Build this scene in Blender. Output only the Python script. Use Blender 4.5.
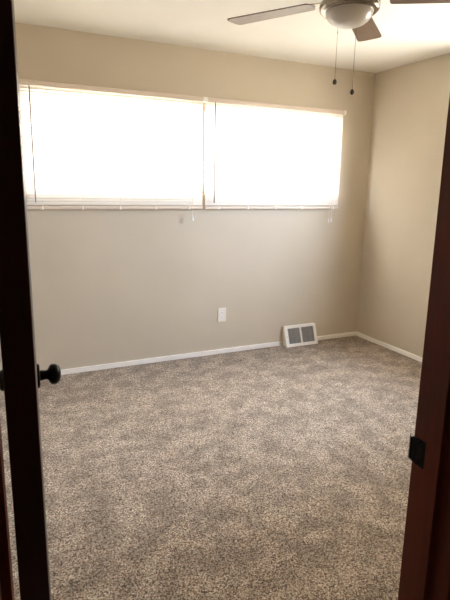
import bpy, bmesh, math, random
from mathutils import Vector, Matrix
random.seed(7)
S = bpy.context.scene
COL = S.collection
for o in list(bpy.data.objects):
    bpy.data.objects.remove(o, do_unlink=True)

# ------------------------------------------------------------------ camera
CAM_H = 1.424
YAW, PIT, ROLL = 0.40825, 0.18914, 0.01858
F = Vector((math.sin(YAW)*math.cos(PIT), math.cos(YAW)*math.cos(PIT), -math.sin(PIT)))
R = Vector((math.cos(YAW), -math.sin(YAW), 0))
U = R.cross(F)
R2 = math.cos(ROLL)*R + math.sin(ROLL)*U
U2 = -math.sin(ROLL)*R + math.cos(ROLL)*U
cd = bpy.data.cameras.new('camera')
cd.sensor_fit = 'AUTO'; cd.sensor_width = 36.0
cd.lens = 462.43*36.0/600.0
cd.shift_x = -2.4/600.0
cd.shift_y = -25.0/600.0
cd.clip_start = 0.02
cam = bpy.data.objects.new('camera', cd); COL.objects.link(cam)
cam.matrix_world = Matrix(((R2.x, U2.x, -F.x, 0), (R2.y, U2.y, -F.y, 0), (R2.z, U2.z, -F.z, CAM_H), (0, 0, 0, 1)))
S.camera = cam

# ------------------------------------------------------------------ daylight and exposure
SKY_BACK, SKY_SIDE, GROUND_BACK, GROUND_SIDE = 11.5, 68.0, .9, .36
EXPOSURE = 0.78
w = bpy.data.worlds.new('overcast_sky'); S.world = w; w.use_nodes = True
bg = w.node_tree.nodes['Background']
nt = w.node_tree
# sky shaped by direction for the room light: warm behind, stronger and cooler aside
tcw = nt.nodes.new('ShaderNodeTexCoord'); sep = nt.nodes.new('ShaderNodeSeparateXYZ')
nt.links.new(tcw.outputs['Generated'], sep.inputs[0])
mr_ = nt.nodes.new('ShaderNodeMapRange'); mr_.inputs['From Min'].default_value = .22; mr_.inputs['From Max'].default_value = 0
nt.links.new(sep.outputs['Y'], mr_.inputs['Value'])
mxw = nt.nodes.new('ShaderNodeMix'); mxw.data_type = 'RGBA'
mxw.inputs[6].default_value = (SKY_BACK*1.0, SKY_BACK*.99, SKY_BACK*.965, 1)
mxw.inputs[7].default_value = (SKY_SIDE*.68, SKY_SIDE*.80, SKY_SIDE*1.0, 1)
nt.links.new(mr_.outputs[0], mxw.inputs[0]); 
# below the horizon: pale dry ground, dimmer and warmer than the sky
mxg = nt.nodes.new('ShaderNodeMix'); mxg.data_type = 'RGBA'
mxg.inputs[6].default_value = (SKY_BACK*GROUND_BACK, SKY_BACK*GROUND_BACK*.97, SKY_BACK*GROUND_BACK*.92, 1)
mxg.inputs[7].default_value = (SKY_SIDE*GROUND_SIDE, SKY_SIDE*GROUND_SIDE*.93, SKY_SIDE*GROUND_SIDE*.80, 1)
nt.links.new(mr_.outputs[0], mxg.inputs[0])
mg = nt.nodes.new('ShaderNodeMapRange'); mg.inputs['From Min'].default_value = -.06; mg.inputs['From Max'].default_value = .06
nt.links.new(sep.outputs['Z'], mg.inputs['Value'])
mxz = nt.nodes.new('ShaderNodeMix'); mxz.data_type = 'RGBA'
nt.links.new(mg.outputs[0], mxz.inputs[0]); nt.links.new(mxg.outputs[2], mxz.inputs[6]); nt.links.new(mxw.outputs[2], mxz.inputs[7])
nt.links.new(mxz.outputs[2], bg.inputs[0])
bg.inputs[1].default_value = 1.0
S.view_settings.view_transform = 'Standard'
S.view_settings.look = 'None'
S.view_settings.gamma = 1.0
S.view_settings.use_curve_mapping = False
S.view_settings.exposure = EXPOSURE
S.cycles.max_bounces = 16
S.cycles.diffuse_bounces = 12
S.cycles.transparent_max_bounces = 16
S.cycles.sample_clamp_indirect = 20.0

# ------------------------------------------------------------------ room dimensions (metres)
H = 2.44
D = 3.523                 # back wall
XL = -0.45                # left wall
XR = 2.926                # right wall at the back corner
RA = 0.0767               # the right wall runs slightly off square
YF = 0.60                 # room side of the door wall
YH = 0.49                 # hall side of the door wall
JL, JR = -0.054, 0.655    # door jamb faces
def xr(y): return XR + (D - y)*math.tan(RA)
WZ0, WZ1 = 1.366, 2.026
SY0, SY1 = 1.66, 2.40      # high window in the right wall   # window openings
WIN = [(0.012, 1.276), (1.312, 2.576)]

def portal(name, x0, x1):
    l = bpy.data.lights.new(name, 'AREA'); l.shape = 'RECTANGLE'
    l.size = x1-x0; l.size_y = WZ1-WZ0; l.cycles.is_portal = True
    o = bpy.data.objects.new(name, l); COL.objects.link(o)
    o.location = ((x0+x1)/2, D+0.16, (WZ0+WZ1)/2)
    o.rotation_euler = (math.radians(-90), 0, 0)      # local -Z looks into the room
side_n = Vector((math.cos(RA), math.sin(RA), 0))          # outward normal of the right wall
l = bpy.data.lights.new('side_window_daylight', 'AREA'); l.shape = 'RECTANGLE'; l.size = SY1-SY0; l.size_y = WZ1-WZ0; l.cycles.is_portal = True
o = bpy.data.objects.new('side_window_daylight', l); COL.objects.link(o)
o.location = Vector((xr((SY0+SY1)/2), (SY0+SY1)/2, (WZ0+WZ1)/2)) + side_n*.16
o.rotation_euler = (math.radians(90), 0, math.radians(90)+RA)
for i, (a, b) in enumerate(WIN): portal('window_daylight', a, b)

# ------------------------------------------------------------------ materials
def lin(c):
    f = lambda v: v/12.92 if v <= .04045 else ((v+.055)/1.055)**2.4
    return tuple(f(v/255.0) for v in c) + (1.0,)
class M:
    def __init__(s, name, col=(200, 200, 200), rough=.5, metal=0.0, spec=.5):
        s.m = bpy.data.materials.new(name); s.m.use_nodes = True
        s.n = s.m.node_tree.nodes; s.l = s.m.node_tree.links
        s.b = s.n['Principled BSDF']
        s.b.inputs['Base Color'].default_value = lin(col)
        s.b.inputs['Roughness'].default_value = rough
        s.b.inputs['Metallic'].default_value = metal
        s.b.inputs['Specular IOR Level'].default_value = spec
        s.tc = None
    def coord(s, scale=(1, 1, 1)):
        tc = s.n.new('ShaderNodeTexCoord'); mp = s.n.new('ShaderNodeMapping')
        mp.inputs['Scale'].default_value = scale
        s.l.new(tc.outputs['Object'], mp.inputs['Vector']); return mp.outputs[0]
    def noise(s, scale, detail=2, rough=.5, vec=None):
        t = s.n.new('ShaderNodeTexNoise'); t.inputs['Scale'].default_value = scale
        t.inputs['Detail'].default_value = detail; t.inputs['Roughness'].default_value = rough
        s.l.new(vec if vec else s.coord(), t.inputs['Vector']); return t.outputs[0]
    def ramp(s, fac, stops):
        r = s.n.new('ShaderNodeValToRGB'); e = r.color_ramp.elements
        while len(e) < len(stops): e.new(.5)
        for k, (p, c) in enumerate(stops): e[k].position = p; e[k].color = lin(c)
        s.l.new(fac, r.inputs[0]); return r.outputs[0]
    def mix(s, a, b, fac=.5, mode='MULTIPLY'):
        x = s.n.new('ShaderNodeMix'); x.data_type = 'RGBA'; x.blend_type = mode
        if isinstance(fac, (int, float)): x.inputs[0].default_value = fac
        else: s.l.new(fac, x.inputs[0])
        for sock, v in ((x.inputs[6], a), (x.inputs[7], b)):
            if isinstance(v, tuple): sock.default_value = v
            else: s.l.new(v, sock)
        return x.outputs[2]
    def color(s, out): s.l.new(out, s.b.inputs['Base Color']); return s
    def bump(s, h, strength=.2, dist=.002):
        b = s.n.new('ShaderNodeBump'); b.inputs['Strength'].default_value = strength
        b.inputs['Distance'].default_value = dist
        s.l.new(h, b.inputs['Height']); s.l.new(b.outputs[0], s.b.inputs['Normal']); return s

def paint(name, col, amount=.12):
    m = M(name, col, .75, spec=.25)
    d = tuple(int(v*.975) for v in col)
    m.color(m.ramp(m.noise(1.7, 3), [(.35, d), (.65, col)]))
    return m.bump(m.noise(160, 3, .6), amount, .0015).m
WALL = paint('greige_wall_paint', (204, 192, 173))
CEIL = paint('cream_ceiling_paint', (240, 237, 229), .2)
HALLWALL = paint('hall_wall_paint', (150, 135, 115))
TRIM = M('white_trim_paint', (248, 244, 238), .4).m
METALWHITE = M('white_enamel', (238, 232, 222), .35).m
BLIND = M('white_blind_vinyl', (243, 240, 234), .4)
BLIND.b.inputs['Transmission Weight'].default_value = 0
BLIND = BLIND.m
def slat_material():
    m = M('translucent_white_slat', (244, 241, 235), .45)
    t = m.n.new('ShaderNodeBsdfTranslucent'); t.inputs[0].default_value = lin((246, 244, 240))
    x = m.n.new('ShaderNodeMixShader'); x.inputs[0].default_value = .42
    out = m.n['Material Output']
    m.l.new(m.b.outputs[0], x.inputs[1]); m.l.new(t.outputs[0], x.inputs[2]); m.l.new(x.outputs[0], out.inputs[0])
    return m.m
SLAT = slat_material()
RAIL = M('shaded_blind_rail', (222, 208, 194), .45).m  # darker than the slats: shade on the rail fronts is put into the colour
WAND = M('clear_grey_acrylic', (118, 112, 108), .5).m
CORD = M('white_cord', (232, 226, 216), .8).m
def glass():
    m = M('window_glass', (255, 255, 255), .05)
    tr = m.n.new('ShaderNodeBsdfTransparent'); gl = m.n.new('ShaderNodeBsdfGlossy'); gl.inputs['Roughness'].default_value = .03
    x = m.n.new('ShaderNodeMixShader'); x.inputs[0].default_value = .06
    m.l.new(tr.outputs[0], x.inputs[1]); m.l.new(gl.outputs[0], x.inputs[2])
    m.l.new(x.outputs[0], m.n['Material Output'].inputs[0]); return m.m
GLASS = glass()
def wood(name, dark, light, rough=.35):
    m = M(name, dark, rough)
    v = m.coord((14, 14, .9))
    g = m.noise(3.0, 6, .65, v)
    m.color(m.ramp(g, [(.3, dark), (.7, light)]))
    return m.bump(g, .08, .001).m
DOORWOOD = wood('dark_mahogany_stain', (52, 22, 16), (74, 34, 22), .38)
JAMBWOOD = wood('red_mahogany_stain', (104, 40, 10), (130, 56, 16), .55)
BLADEWOOD = wood('grey_walnut_blade', (100, 82, 68), (122, 102, 88), .3)
BRONZE = M('oil_rubbed_bronze', (24, 20, 19), .32, .75).m
BLACK = M('black_slot', (18, 16, 15), .7).m
NICKEL = M('brushed_nickel', (150, 140, 126), .2, 1.0).m
FROST = M('frosted_glass_bowl', (196, 190, 180), .3, spec=.6).m
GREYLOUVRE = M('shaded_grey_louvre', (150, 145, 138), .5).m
DUCT = M('dark_duct', (70, 67, 63), .8).m
FOB = M('dark_wood_fob', (60, 48, 42), .45).m
def carpet():
    m = M('taupe_cut_pile_carpet', (160, 140, 120), .95, spec=.1)
    v = m.coord()
    vo = m.n.new('ShaderNodeTexVoronoi'); vo.inputs['Scale'].default_value = 235      # tufts, about 5 mm
    m.l.new(v, vo.inputs['Vector'])
    sp_ = m.n.new('ShaderNodeSeparateColor'); m.l.new(vo.outputs['Color'], sp_.inputs[0])
    tuft = m.noise(110, 3, .75, v)
    c1 = m.ramp(sp_.outputs[0], [(.0, (76, 52, 34)), (.26, (158, 131, 106)), (.55, (222, 198, 172)), (.9, (255, 245, 226))])
    c2 = m.ramp(tuft, [(.36, (170, 157, 144)), (.58, (255, 255, 255))])
    c = m.mix(c1, c2, .85)
    sw = m.noise(7.0, 5, .62, m.coord((1, 1.15, 1)))          # brushed pile: strokes of lighter and darker nap
    c3 = m.ramp(sw, [(.40, (204, 199, 195)), (.50, (230, 227, 224)), (.58, (255, 255, 255))])
    m.color(m.mix(c, c3, .9))
    h = m.n.new('ShaderNodeMath'); h.operation = 'ADD'
    m.l.new(sp_.outputs[1], h.inputs[0]); m.l.new(tuft, h.inputs[1])
    m.bump(h.outputs[0], 1.0, .010)
    m.b.inputs['Sheen Weight'].default_value = .25
    m.b.inputs['Sheen Roughness'].default_value = .6
    return m.m
CARPET = carpet()

# ------------------------------------------------------------------ mesh helpers
def box(bm, x0, x1, y0, y1, z0, z1, mat=None, bev=0.0):
    r = bmesh.ops.create_cube(bm, size=1.0)['verts']
    for v in r:
        v.co = Vector(((x0+x1)/2+v.co.x*(x1-x0), (y0+y1)/2+v.co.y*(y1-y0), (z0+z1)/2+v.co.z*(z1-z0)))
    if bev:
        es = list({e for v in r for e in v.link_edges})
        g = bmesh.ops.bevel(bm, geom=es, offset=bev, segments=2, affect='EDGES', profile=.5)
        r = list({v for f in g['faces'] for v in f.verts} | {v for v in r if v.is_valid})
    if mat is not None:
        bmesh.ops.transform(bm, matrix=mat, verts=r)
    return r
def tube(bm, pts, rad, n=8, cap=True):
    pts = [Vector(p) for p in pts]; rings = []
    rs = rad if isinstance(rad, (list, tuple)) else [rad]*len(pts)
    up = None
    for i, p in enumerate(pts):
        d = (pts[min(i+1, len(pts)-1)] - pts[max(i-1, 0)]).normalized()
        if up is None: up = Vector((0, 0, 1)) if abs(d.z) < .9 else Vector((1, 0, 0))
        a = d.cross(up).normalized(); b = a.cross(d).normalized(); up = b
        rings.append([bm.verts.new(p + rs[i]*(math.cos(2*math.pi*k/n)*a + math.sin(2*math.pi*k/n)*b)) for k in range(n)])
    for q, s in zip(rings, rings[1:]):
        for k in range(n): bm.faces.new((q[k], q[(k+1) % n], s[(k+1) % n], s[k]))
    if cap:
        bm.faces.new(rings[0][::-1]); bm.faces.new(rings[-1])
def lathe(bm, prof, n=40, mat=None):
    """profile of (radius, z); revolved about z"""
    rings = []; new = []
    for r, z in prof:
        if r < 1e-6:
            v = bm.verts.new((0, 0, z)); rings.append([v]); new.append(v)
        else:
            q = [bm.verts.new((r*math.cos(2*math.pi*k/n), r*math.sin(2*math.pi*k/n), z)) for k in range(n)]
            rings.append(q); new += q
    for a, b in zip(rings, rings[1:]):
        for k in range(n):
            if len(a) == 1 and len(b) == 1: continue
            if len(a) == 1: bm.faces.new((a[0], b[k], b[(k+1) % n]))
            elif len(b) == 1: bm.faces.new((a[k], b[0], a[(k+1) % n]))
            else: bm.faces.new((a[k], b[k], b[(k+1) % n], a[(k+1) % n]))
    if mat is not None: bmesh.ops.transform(bm, matrix=mat, verts=new)
    return new
def prism(bm, poly, z0, z1, mat=None):
    a = [bm.verts.new((x, y, z0)) for x, y in poly]; b = [bm.verts.new((x, y, z1)) for x, y in poly]
    bm.faces.new(a[::-1]); bm.faces.new(b); n = len(poly)
    for k in range(n): bm.faces.new((a[k], a[(k+1) % n], b[(k+1) % n], b[k]))
    if mat is not None: bmesh.ops.transform(bm, matrix=mat, verts=a+b)
def obj(name, bm, mat, parent=None, smooth=False, origin=None):
    bmesh.ops.recalc_face_normals(bm, faces=bm.faces[:])
    if origin is not None: bmesh.ops.translate(bm, verts=bm.verts[:], vec=-Vector(origin))
    me = bpy.data.meshes.new(name); bm.to_mesh(me); bm.free()
    if smooth:
        for p in me.polygons: p.use_smooth = True
    me.materials.append(mat)
    o = bpy.data.objects.new(name, me); COL.objects.link(o)
    if parent: o.parent = parent
    if origin is not None: o.location = origin
    if smooth:
        md = o.modifiers.new('edges', 'EDGE_SPLIT'); md.split_angle = math.radians(38)
    return o
def struct(name, bm, mat, label=None, cat=None):
    o = obj(name, bm, mat); o['kind'] = 'structure'
    if label: o['label'] = label
    if cat: o['category'] = cat
    return o
def thing(name, label, cat, loc, rotz=0.0, group=None):
    o = bpy.data.objects.new(name, None); COL.objects.link(o)
    o.empty_display_size = .05; o.location = loc; o.rotation_euler = (0, 0, rotz)
    o['label'] = label; o['category'] = cat
    if group: o['group'] = group
    return o
B = bmesh.new

# ------------------------------------------------------------------ room shell
bm = B(); prism(bm, [(XL-.15, YF-.15), (xr(YF-.15)+.12, YF-.15), (xr(D+.12)+.12, D+.12), (XL-.15, D+.12)], -.06, 0)
struct('floor', bm, CARPET, 'taupe speckled cut pile carpet covering the whole bedroom floor', 'carpet')
bm = B(); prism(bm, [(XL-.15, -2.0), (xr(-2.0)+.12, -2.0), (xr(D+.15)+.12, D+.15), (XL-.15, D+.15)], H, H+.08)
struct('ceiling', bm, CEIL, 'smooth cream painted ceiling above the fan', 'ceiling')
bm = B()
y0, y1 = D, D+.12
xa, xb = XL-.12, XR+.12
box(bm, xa, xb, y0, y1, -.05, WZ0); box(bm, xa, xb, y0, y1, WZ1, H)
box(bm, xa, WIN[0][0], y0, y1, WZ0, WZ1); box(bm, WIN[0][1], WIN[1][0], y0, y1, WZ0, WZ1); box(bm, WIN[1][1], xb, y0, y1, WZ0, WZ1)
struct('wall_back', bm, WALL, 'greige painted wall holding the two high windows', 'wall')
bm = B()
def rwall(ya, yb, za, zb): prism(bm, [(xr(ya), ya), (xr(yb), yb), (xr(yb)+.12, yb), (xr(ya)+.12, ya)], za, zb)
rwall(YH, D, -.05, WZ0); rwall(YH, D, WZ1, H); rwall(YH, SY0, WZ0, WZ1); rwall(SY1, D, WZ0, WZ1)
struct('wall_right', bm, WALL, 'plain greige wall meeting the windowed wall at the corner', 'wall')
bm = B(); box(bm, XL-.12, XL, YH, D, -.05, H)
struct('wall_left', bm, WALL, 'greige wall behind the open door', 'wall')
bm = B()
box(bm, XL, JL-.02, YH, YF, -.05, H); box(bm, JR+.02, xr(YF)-.001, YH, YF, -.05, H); box(bm, JL-.02, JR+.02, YH, YF, 2.06, H)
struct('wall_front', bm, WALL, 'greige wall that the doorway is cut through', 'wall')
# the dim hallway the picture is taken from
bm = B(); box(bm, -.9, 2.2, -2.0, YF-.15, -.06, 0)
struct('floor_hall', bm, CARPET, 'taupe carpet of the hallway outside the doorway', 'carpet')
bm = B()
box(bm, -.72, -.6, -2.0, YH, -.05, H); struct('wall_hall_left', bm, HALLWALL, 'dim hallway wall on the hinge side of the doorway', 'wall')
bm = B(); box(bm, 1.6, 1.72, -2.0, YH, -.05, H); struct('wall_hall_right', bm, HALLWALL, 'dim hallway wall on the strike plate side of the doorway', 'wall')
bm = B(); box(bm, -.6, 1.6, -2.0, -1.88, -.05, H); struct('wall_hall_back', bm, HALLWALL, 'dim hallway wall on the far end, facing the doorway', 'wall')

# baseboards (low, white, eased top edge)
BBH, BBT = .040, .013
VX0, VX1 = 2.086, 2.414      # floor register
bm = B()
box(bm, XL, VX0-.006, D-BBT, D, 0, BBH, bev=.003); box(bm, VX1+.006, XR, D-BBT, D, 0, BBH, bev=.003)
struct('baseboard_back', bm, TRIM, 'low white baseboard under the windows, broken by the vent', 'baseboard')
bm = B(); n = Vector((math.cos(RA), math.sin(RA), 0))
prism(bm, [(xr(YF)-BBT, YF), (xr(D-BBT)-BBT, D-BBT), (xr(D-BBT), D-BBT), (xr(YF), YF)], 0, BBH)
bmesh.ops.bevel(bm, geom=bm.edges[:], offset=.003, segments=2, affect='EDGES')
struct('baseboard_right', bm, TRIM, 'low white baseboard along the plain wall beside the corner', 'baseboard')
bm = B(); box(bm, XL, XL+BBT, YF, D-BBT, 0, BBH, bev=.003)
struct('baseboard_left', bm, TRIM, 'low white baseboard behind the open door', 'baseboard')

# windows: frame with a sliding sash and its panes
for i, (a, b) in enumerate(WIN):
    bm = B(); fy0, fy1 = D+.055, D+.105; t = .018
    box(bm, a, b, fy0, fy1, WZ0, WZ0+t, bev=.003); box(bm, a, b, fy0, fy1, WZ1-t, WZ1, bev=.003)
    box(bm, a, a+t, fy0, fy1, WZ0+t, WZ1-t, bev=.003); box(bm, b-t, b, fy0, fy1, WZ0+t, WZ1-t, bev=.003)
    o = struct('window_%d' % (i+1), bm, TRIM)
    o['label'] = ['bright daylit window nearer the open door, behind a lowered blind', 'bright daylit window nearer the room corner, behind a lowered blind'][i]; o['category'] = 'window'
    bm = B(); box(bm, a+t, b-t, D+.078, D+.082, WZ0+t, WZ1-t)
    obj('pane', bm, GLASS, o)

bm = B(); t = .03; hw = (SY1-SY0)/2; hh = (WZ1-WZ0)/2
ms = Matrix.Translation((xr((SY0+SY1)/2), (SY0+SY1)/2, (WZ0+WZ1)/2)) @ Matrix.Rotation(RA, 4, 'Z')
for z0_, z1_ in ((-hh, -hh+t), (hh-t, hh)): box(bm, .055, .105, -hw, hw, z0_, z1_, ms)
for y0_, y1_ in ((-hw, -hw+t), (hw-t, hw)): box(bm, .055, .105, y0_, y1_, -hh+t, hh-t, ms)
o = struct('window_3', bm, TRIM, 'uncovered high window in the plain wall beside the corner', 'window')
bm = B(); box(bm, .078, .082, -hw+t, hw-t, -hh+t, hh-t, ms); obj('pane', bm, GLASS, o)

bm = B(); box(bm, WIN[0][1]+.002, WIN[1][0]-.002, D-.006, D+.052, WZ0, WZ1, bev=.002)
struct('trim_4', bm, M('glare_pale_red_mullion', (190, 150, 134), .6).m, 'dark reddish wood mullion strip in the gap between the two blinds', 'window trim')  # dark wood lightened: glare of the windows is put into its colour

# ------------------------------------------------------------------ door frame
STOP_Y0, STOP_Y1 = .530, .562
def jamb(name, side, label):
    bm = B(); f = JL if side < 0 else JR
    if side < 0:
        box(bm, f-.019, f, YH-.001, YF+.001, 0, 2.059)
        box(bm, f, f+.011, STOP_Y0, STOP_Y1, 0, 2.028)
        box(bm, f-.068, f-.008, YH-.017, YH-.001, 0, 2.11, bev=.004)
        box(bm, f-.068, f-.012, YF+.001, YF+.013, 0, 2.11, bev=.004)
    else:
        box(bm, f, f+.019, YH-.001, YF+.001, 0, 2.059, bev=.0015)
        box(bm, f-.011, f, STOP_Y0, STOP_Y1, 0, 2.028)
        box(bm, f+.008, f+.068, YH-.017, YH-.001, 0, 2.11, bev=.004)
        box(bm, f+.014, f+.068, YF+.001, YF+.013, 0, 2.11, bev=.004)
    return struct(name, bm, JAMBWOOD, label, 'door frame')
jamb('trim_1', -1, 'dark stained door jamb on the hinge side, behind the open door edge')
rj = jamb('trim_2', 1, 'reddish brown stained door jamb with the black strike plate')
bm = B()
box(bm, JL, JR, YH-.001, YF+.001, 2.04, 2.059); box(bm, JL+.011, JR-.011, STOP_Y0, STOP_Y1, 2.028, 2.04)
box(bm, JL-.008, JR+.008, YH-.017, YH-.001, 2.048, 2.11, bev=.004); box(bm, JL-.012, JR+.014, YF+.001, YF+.013, 2.052, 2.11, bev=.004)
struct('trim_3', bm, JAMBWOOD, 'dark stained head of the door frame over the opening', 'door frame')
# strike plate: flat on the jamb face, lip rolled round its room-side edge
SZ = .937
bm = B()
t = .002
hz = .0265
xs = JR-t
box(bm, xs, JR+.0005, .571, .579, SZ-hz, SZ+hz); box(bm, xs, JR+.0005, .579, .592, SZ+.013, SZ+hz); box(bm, xs, JR+.0005, .579, .592, SZ-hz, SZ-.013)
box(bm, xs, JR+.0005, .592, .6025, SZ-.0245, SZ+.0250)
prev = (xs, .6025)
for k in range(1, 6):
    a = k*.26; cur = (JR-t+.009*(1-math.cos(a))-.0015, .6025+.011*math.sin(a))
    prism(bm, [prev, cur, (cur[0]+t, cur[1]), (prev[0]+t, prev[1])], SZ-.0235, SZ+.0220); prev = cur
sp = obj('strike_plate', bm, BRONZE, rj, origin=(JR, .585, SZ)); sp['label'] = 'black metal strike plate let into the jamb'
bm = B(); box(bm, JR-.0006, JR+.0004, .579, .592, SZ-.013, SZ+.013); obj('latch_hole', bm, BLACK, sp, origin=(0, 0, 0)).location = (-JR, -.585, -SZ)
bm = B()
for dz in (-.021, .021): lathe(bm, [(0, .0012), (.0035, .0010), (.004, 0)], 14, Matrix.Translation((JR-t, .5855, SZ+dz)) @ Matrix.Rotation(-math.pi/2, 4, 'Y'))
obj('screw', bm, BRONZE, sp).location = (-JR, -.585, -SZ)

# ------------------------------------------------------------------ open door (swung into the room, seen along its edge)
DW, DT = .69, .0375
dr = bpy.data.objects.new('door_1', None); COL.objects.link(dr)
dr.location = (-.0022, .607, 0); dr.rotation_euler = (0, 0, -math.radians(.14))
dr['kind'] = 'structure'; dr['label'] = 'dark mahogany door swung open, seen along its edge'; dr['category'] = 'door'
bm = B(); box(bm, -DT, 0, 0, DW, .016, 2.03, bev=.0015); obj('slab', bm, DOORWOOD, dr)
KY, KZ = DW-.060, .929
def knob(sgn):
    m = Matrix.Translation((0 if sgn > 0 else -DT, KY, KZ)) @ Matrix.Rotation(sgn*math.pi/2, 4, 'Y')
    bm = B(); lathe(bm, [(0, .0585), (.010, .058), (.020, .055), (.0262, .048), (.0278, .042), (.027, .035), (.022, .030), (.0145, .0265), (.0122, .023), (.0125, .017), (.0135, .012), (.014, .0065), (0, .0065)], 36, m)
    k = obj('door_knob', bm, BRONZE, dr, True); k['label'] = 'black bronze round door knob'
    bm = B(); lathe(bm, [(0, .0072), (.026, .0070), (.0305, .0058), (.0322, .003), (.0322, 0), (0, 0)], 40, m)
    obj('rosette', bm, BRONZE, k, True)
knob(1); knob(-1)
bm = B(); box(bm, -DT/2-.0125, -DT/2+.0125, DW-.001, DW+.001, KZ-.028, KZ+.028)
lp = obj('latch_plate', bm, BRONZE, dr)
bm = B(); prism(bm, [(-DT/2-.006, DW), (-DT/2+.006, DW), (-DT/2+.006, DW+.004), (-DT/2-.006, DW+.011)], KZ-.011, KZ+.011); obj('latch_bolt', bm, BRONZE, lp)
for hz_ in (.25, 1.80):
    bm = B(); tube(bm, [(-DT-.005, -.004, hz_-.045), (-DT-.005, -.004, hz_+.045)], .0055, 12)
    obj('hinge', bm, BRONZE, dr)

# ------------------------------------------------------------------ mini blinds
def make_blind(x0, x1, wand_x, cord_xs, clips, label):
    t = thing('mini_blind', label, 'window blind', ((x0+x1)/2, D, 1.245), 0, 'white mini blinds over the windows')
    ox, oy, oz = t.location
    def part(name, bm, m, par=t, smooth=False):
        bmesh.ops.translate(bm, verts=bm.verts[:], vec=(-ox, -oy, -oz)); return obj(name, bm, m, par, smooth)
    zt, zb = 2.088, 1.244
    ya, yb = D-.046, D-.008
    yc = (ya+yb)/2
    bm = B()                                              # open-topped steel channel
    box(bm, x0, x1, ya, ya+.0015, zt-.028, zt); box(bm, x0, x1, yb-.0015, yb, zt-.028, zt); box(bm, x0, x1, ya, yb, zt-.0295, zt-.028)
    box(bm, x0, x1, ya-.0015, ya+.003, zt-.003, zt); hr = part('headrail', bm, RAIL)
    for xa_ in (x0-.006, x1-.012):
        bm = B(); box(bm, xa_, xa_+.020, ya-.004, D-.0005, zt-.033, zt+.0015, bev=.002); part('bracket', bm, BLIND)
    # slats, slightly crowned, tipped a touch
    bm = B(); n = 37; top = zt-.042; bot = zb+.040
    pitch = (top-bot)/(n-1)
    for k in range(n):
        zc = top-k*pitch; tilt = math.radians(66)
        sec = []
        for j in range(5):
            u = -1+2*j/4; yy = u*.0125; cz = .0016*(1-u*u)
            sec.append((yy*math.cos(tilt)-cz*math.sin(tilt), yy*math.sin(tilt)+cz*math.cos(tilt)))
        for j in range(4):
            (p, q), (r, s) = sec[j], sec[j+1]
            vs = [bm.verts.new(c) for c in ((x0+.006, yc+p, zc+q), (x1-.006, yc+p, zc+q), (x1-.006, yc+r, zc+s), (x0+.006, yc+r, zc+s))]
            vt = [bm.verts.new(v.co+Vector((0, 0, .0004))) for v in vs]
            bm.faces.new(vs[::-1]); bm.faces.new(vt)
            for e in range(4): bm.faces.new((vs[e], vs[(e+1) % 4], vt[(e+1) % 4], vt[e]))
    part('slats', bm, SLAT)
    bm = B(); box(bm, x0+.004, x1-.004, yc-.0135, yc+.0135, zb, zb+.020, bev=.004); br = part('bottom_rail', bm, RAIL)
    for cx in clips:
        bm = B(); box(bm, cx-.006, cx+.006, yc-.0165, yc+.0145, zb-.003, zb+.023, bev=.002); part('rail_plug', bm, BLIND, br)
        bm = B()
        for yy in (yc-.0138, yc+.0138): tube(bm, [(cx, yy, zb+.018), (cx, yy, zt-.028)], .0006, 5)
        part('ladder_cord', bm, CORD)
    bm = B(); tube(bm, [(wand_x, ya-.006, zt-.030), (wand_x, ya-.0085, zt-.05), (wand_x, ya-.0085, 1.292)], [.002, .005, .005], 6); part('tilt_wand', bm, WAND)
    for cx, zz, yo in cord_xs:
        bm = B(); tube(bm, [(cx, ya-.004, zt-.034), (cx, ya-.009, zt-.06), (cx, ya-.009, zz+.03)], .0018, 6); c = part('lift_cord', bm, CORD)
        m = Matrix.Translation((cx, ya-.009, zz))
        bm = B(); lathe(bm, [(0, .040), (.0032, .039), (.0048, .030), (.0088, .006), (.0084, 0), (0, -.001)], 16, m); part('tassel', bm, BLIND, c, True)
    return t
make_blind(-.022, 1.288, .058, [(1.193, 1.157, 0)], [.10, .368, .637, .905, 1.172],
           'white mini blind on the window nearer the open door, with one pull cord')
make_blind(1.302, 2.594, 1.374, [(2.478, 1.122, 0), (2.503, 1.128, 0)], [1.425, 1.683, 1.945, 2.205, 2.53],
           'white mini blind on the window nearer the corner, two tassels hanging at its end')

# ------------------------------------------------------------------ wall outlet
t = thing('wall_outlet', 'white duplex power outlet low on the wall below the windows', 'outlet', (1.478, D, .345))
bm = B(); box(bm, -.037, .037, -.0065, -.0003, -.061, .061, bev=.003); obj('face_plate', bm, METALWHITE, t)
for dz in (-.0215, .0215):
    bm = B(); prism(bm, [(x, z) for x, z in [(.0172*math.cos(a)*(1 if abs(math.cos(a)) < .99 else 1), max(-.0135, min(.0135, .0172*math.sin(a)))) for a in [2*math.pi*k/28 for k in range(28)]]], 0, .0022,
                    Matrix.Translation((0, -.0063, dz)) @ Matrix.Rotation(math.pi/2, 4, 'X'))
    rc = obj('receptacle', bm, TRIM, t)
    bm = B()
    box(bm, -.0078, -.0052, -.0089, -.0084, dz-.001, dz+.0085); box(bm, .0052, .0078, -.0089, -.0084, dz, dz+.0075)
    lathe(bm, [(0, 0), (.0030, 0), (.0030, .0004), (0, .0004)], 14, Matrix.Translation((0, -.0085, dz-.0075)) @ Matrix.Rotation(math.pi/2, 4, 'X'))
    obj('slot', bm, BLACK, rc)
bm = B(); lathe(bm, [(0, .0012), (.0025, .001), (.0032, 0)], 14, Matrix.Translation((0, -.0065, 0)) @ Matrix.Rotation(math.pi/2, 4, 'X')); obj('screw', bm, METALWHITE, t)

# ------------------------------------------------------------------ baseboard heat register
t = thing('floor_vent', 'white sloped baseboard heat register on the carpet against the wall', 'vent', ((VX0+VX1)/2, D, 0))
W2 = (VX1-VX0)/2; VH = .180; DB, DTp = .084, .022
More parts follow.
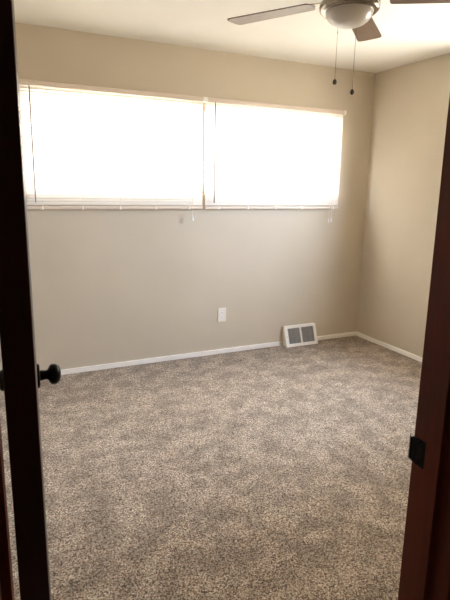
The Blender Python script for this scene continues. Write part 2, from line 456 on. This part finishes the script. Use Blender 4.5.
# sheet-metal side cheeks, top and back
bm = B()
for sx in (-W2, W2-.003):
    a = [(sx, -.001, .001), (sx, -DB, .001), (sx, -DB, .012), (sx, -DTp, VH), (sx, -.001, VH)]
    va = [bm.verts.new(p) for p in a]; vb = [bm.verts.new((p[0]+.003, p[1], p[2])) for p in a]
    bm.faces.new(va); bm.faces.new(vb[::-1])
    for k in range(5): bm.faces.new((va[k], va[(k+1) % 5], vb[(k+1) % 5], vb[k]))
box(bm, -W2, W2, -DTp, -.001, VH-.003, VH)
obj('housing', bm, METALWHITE, t)
sl = math.atan2(DB-DTp, VH-.012); L = math.hypot(DB-DTp, VH-.012)
# local frame: u = x, v = up the slope, w = outward normal
mv = Matrix.Translation((0, -DB, .012)) @ Matrix.Rotation(-sl, 4, 'X')      # local z runs up the slope, -y outward
bm = B(); fr = .026; T = .004
box(bm, -W2-.003, W2+.003, -T, .001, -.010, fr-.006, mv, .0015); box(bm, -W2-.003, W2+.003, -T, .001, L-fr+.004, L+.003, mv, .0015)
box(bm, -W2-.003, -W2+fr+.004, -T, .001, fr-.006, L-fr+.004, mv, .0015); box(bm, W2-fr, W2+.003, -T, .001, fr-.006, L-fr+.004, mv, .0015)
box(bm, -.008, .008, -T, .001, fr-.006, L-fr+.004, mv, .0015)
obj('front_frame', bm, METALWHITE, t)
for xa_, xb_ in ((-W2+fr+.004, -.008), (.008, W2-fr)):
    bm = B(); nf = 15
    for k in range(nf):
        z = fr-.004+(L-2*fr+.006)*(k+.5)/nf
        box(bm, xa_, xb_, -.0006, .0006, -.0035, .0035, mv @ Matrix.Translation((0, .005, z)) @ Matrix.Rotation(math.radians(-35), 4, 'X'))
    for k in range(1, 3):
        x = xa_+(xb_-xa_)*k/3; box(bm, x-.0006, x+.0006, .001, .009, fr-.006, L-fr+.004, mv)
    g = obj('louvre_grille', bm, GREYLOUVRE, t); g['label'] = 'grey louvred grille panel'
    bm = B(); box(bm, xa_-.003, xb_+.003, .014, .015, fr-.010, L-fr+.008, mv); obj('damper', bm, DUCT, g)
bm = B(); lathe(bm, [(0, .0016), (.003, .0013), (.004, 0)], 14, mv @ Matrix.Translation((-W2+.014, -T, L*.47)) @ Matrix.Rotation(math.pi/2, 4, 'X')); obj('screw', bm, NICKEL, t)

# ------------------------------------------------------------------ ceiling fan
FX, FY = 1.432, 1.938
t = thing('ceiling_fan', 'ceiling fan with grey brown blades and a frosted bowl light', 'ceiling fan', (FX, FY, H))
def fz(z): return z-H
bm = B(); lathe(bm, [(0, fz(2.44)), (.075, fz(2.44)), (.078, fz(2.42)), (.07, fz(2.395)), (.05, fz(2.385)), (0, fz(2.385))], 40); obj('canopy', bm, NICKEL, t, True)
bm = B(); lathe(bm, [(0, fz(2.39)), (.06, fz(2.39)), (.105, fz(2.38)), (.122, fz(2.36)), (.125, fz(2.32)), (.115, fz(2.295)), (.08, fz(2.285)), (0, fz(2.285))], 48); obj('motor_housing', bm, NICKEL, t, True)
bm = B(); lathe(bm, [(0, fz(2.290)), (.075, fz(2.290)), (.1, fz(2.280)), (.132, fz(2.268)), (.141, fz(2.258)), (.143, fz(2.244)), (.140, fz(2.230)), (.131, fz(2.222)), (.120, fz(2.219)), (.110, fz(2.222)), (0, fz(2.23))], 56); lr_ = obj('light_ring', bm, NICKEL, t, True); lr_.scale = (.97, .97, 1)
lr_.location.z = .009
bm = B(); lathe(bm, [(.112, fz(2.222)), (.111, fz(2.214)), (.105, fz(2.200)), (.093, fz(2.185)), (.077, fz(2.174)), (.055, fz(2.1655)), (.03, fz(2.161)), (0, fz(2.160))], 56); lb = obj('light_bowl', bm, FROST, t, True); lb.location.z = .009; lb.scale = (.97, .97, 1); lb['label'] = 'unlit frosted white glass light bowl'
for ang in (125, 42, -31, -101, -169):
    mr = Matrix.Rotation(math.radians(ang), 4, 'Z') @ Matrix.Translation((0, 0, fz(2.287)))
    mp = mr @ Matrix.Rotation(math.radians(-5), 4, 'X')
    bm = B(); poly = []
    r0, r1, h0, h1 = .20, .64, .055, .068
    for k in range(9):
        a = math.pi/2+math.pi*k/8; poly.append((r0+.02*math.cos(a), h0*math.sin(a)))
    for k in range(9):
        a = -math.pi/2+math.pi*k/8; c, s = math.cos(a), math.sin(a)
        poly.append((r1-.03+.03*math.copysign(abs(c)**.6, c), h1*math.copysign(abs(s)**.45, s)))
    prism(bm, poly, -.003, .003, mp); bl = obj('blade', bm, BLADEWOOD, t)
    bm = B()
    prism(bm, [(.08, -.018), (.16, -.014), (.21, -.036), (.255, -.03), (.262, 0), (.255, .03), (.21, .036), (.16, .014), (.08, .018)], .003, .0065, mp)
    obj('blade_iron', bm, NICKEL, bl)
for (cx, cy, zb_) in ((1.468, 2.072, 1.953), (1.572, 2.062, 1.913)):
    bm = B(); dx, dy = cx-FX, cy-FY
    L_ = math.hypot(dx, dy); ux, uy = dx/L_, dy/L_
    tube(bm, [(ux*.10, uy*.10, fz(2.285)), (dx*.99, dy*.99, fz(2.275)), (dx, dy, fz(2.262)), (dx, dy, fz(zb_+.01))], .0011, 6)
    z = zb_+.02
    while z < 2.255:
        lathe(bm, [(0, .0017), (.0015, .0008), (.0015, -.0008), (0, -.0017)], 6, Matrix.Translation((dx, dy, fz(z)))); z += .0055
    lathe(bm, [(0, .007), (.0026, .005), (.0026, -.005), (0, -.007)], 8, Matrix.Translation((dx, dy, fz(2.185))))
    c = obj('pull_chain', bm, NICKEL, t)
    bm = B(); lathe(bm, [(0, .0145), (.004, .0135), (.0085, .008), (.0105, 0), (.009, -.008), (.005, -.0125), (0, -.014)], 20, Matrix.Translation((dx, dy, fz(zb_)))); f_ = obj('fob', bm, FOB, c, True); f_['label'] = 'small dark oval pull fob'
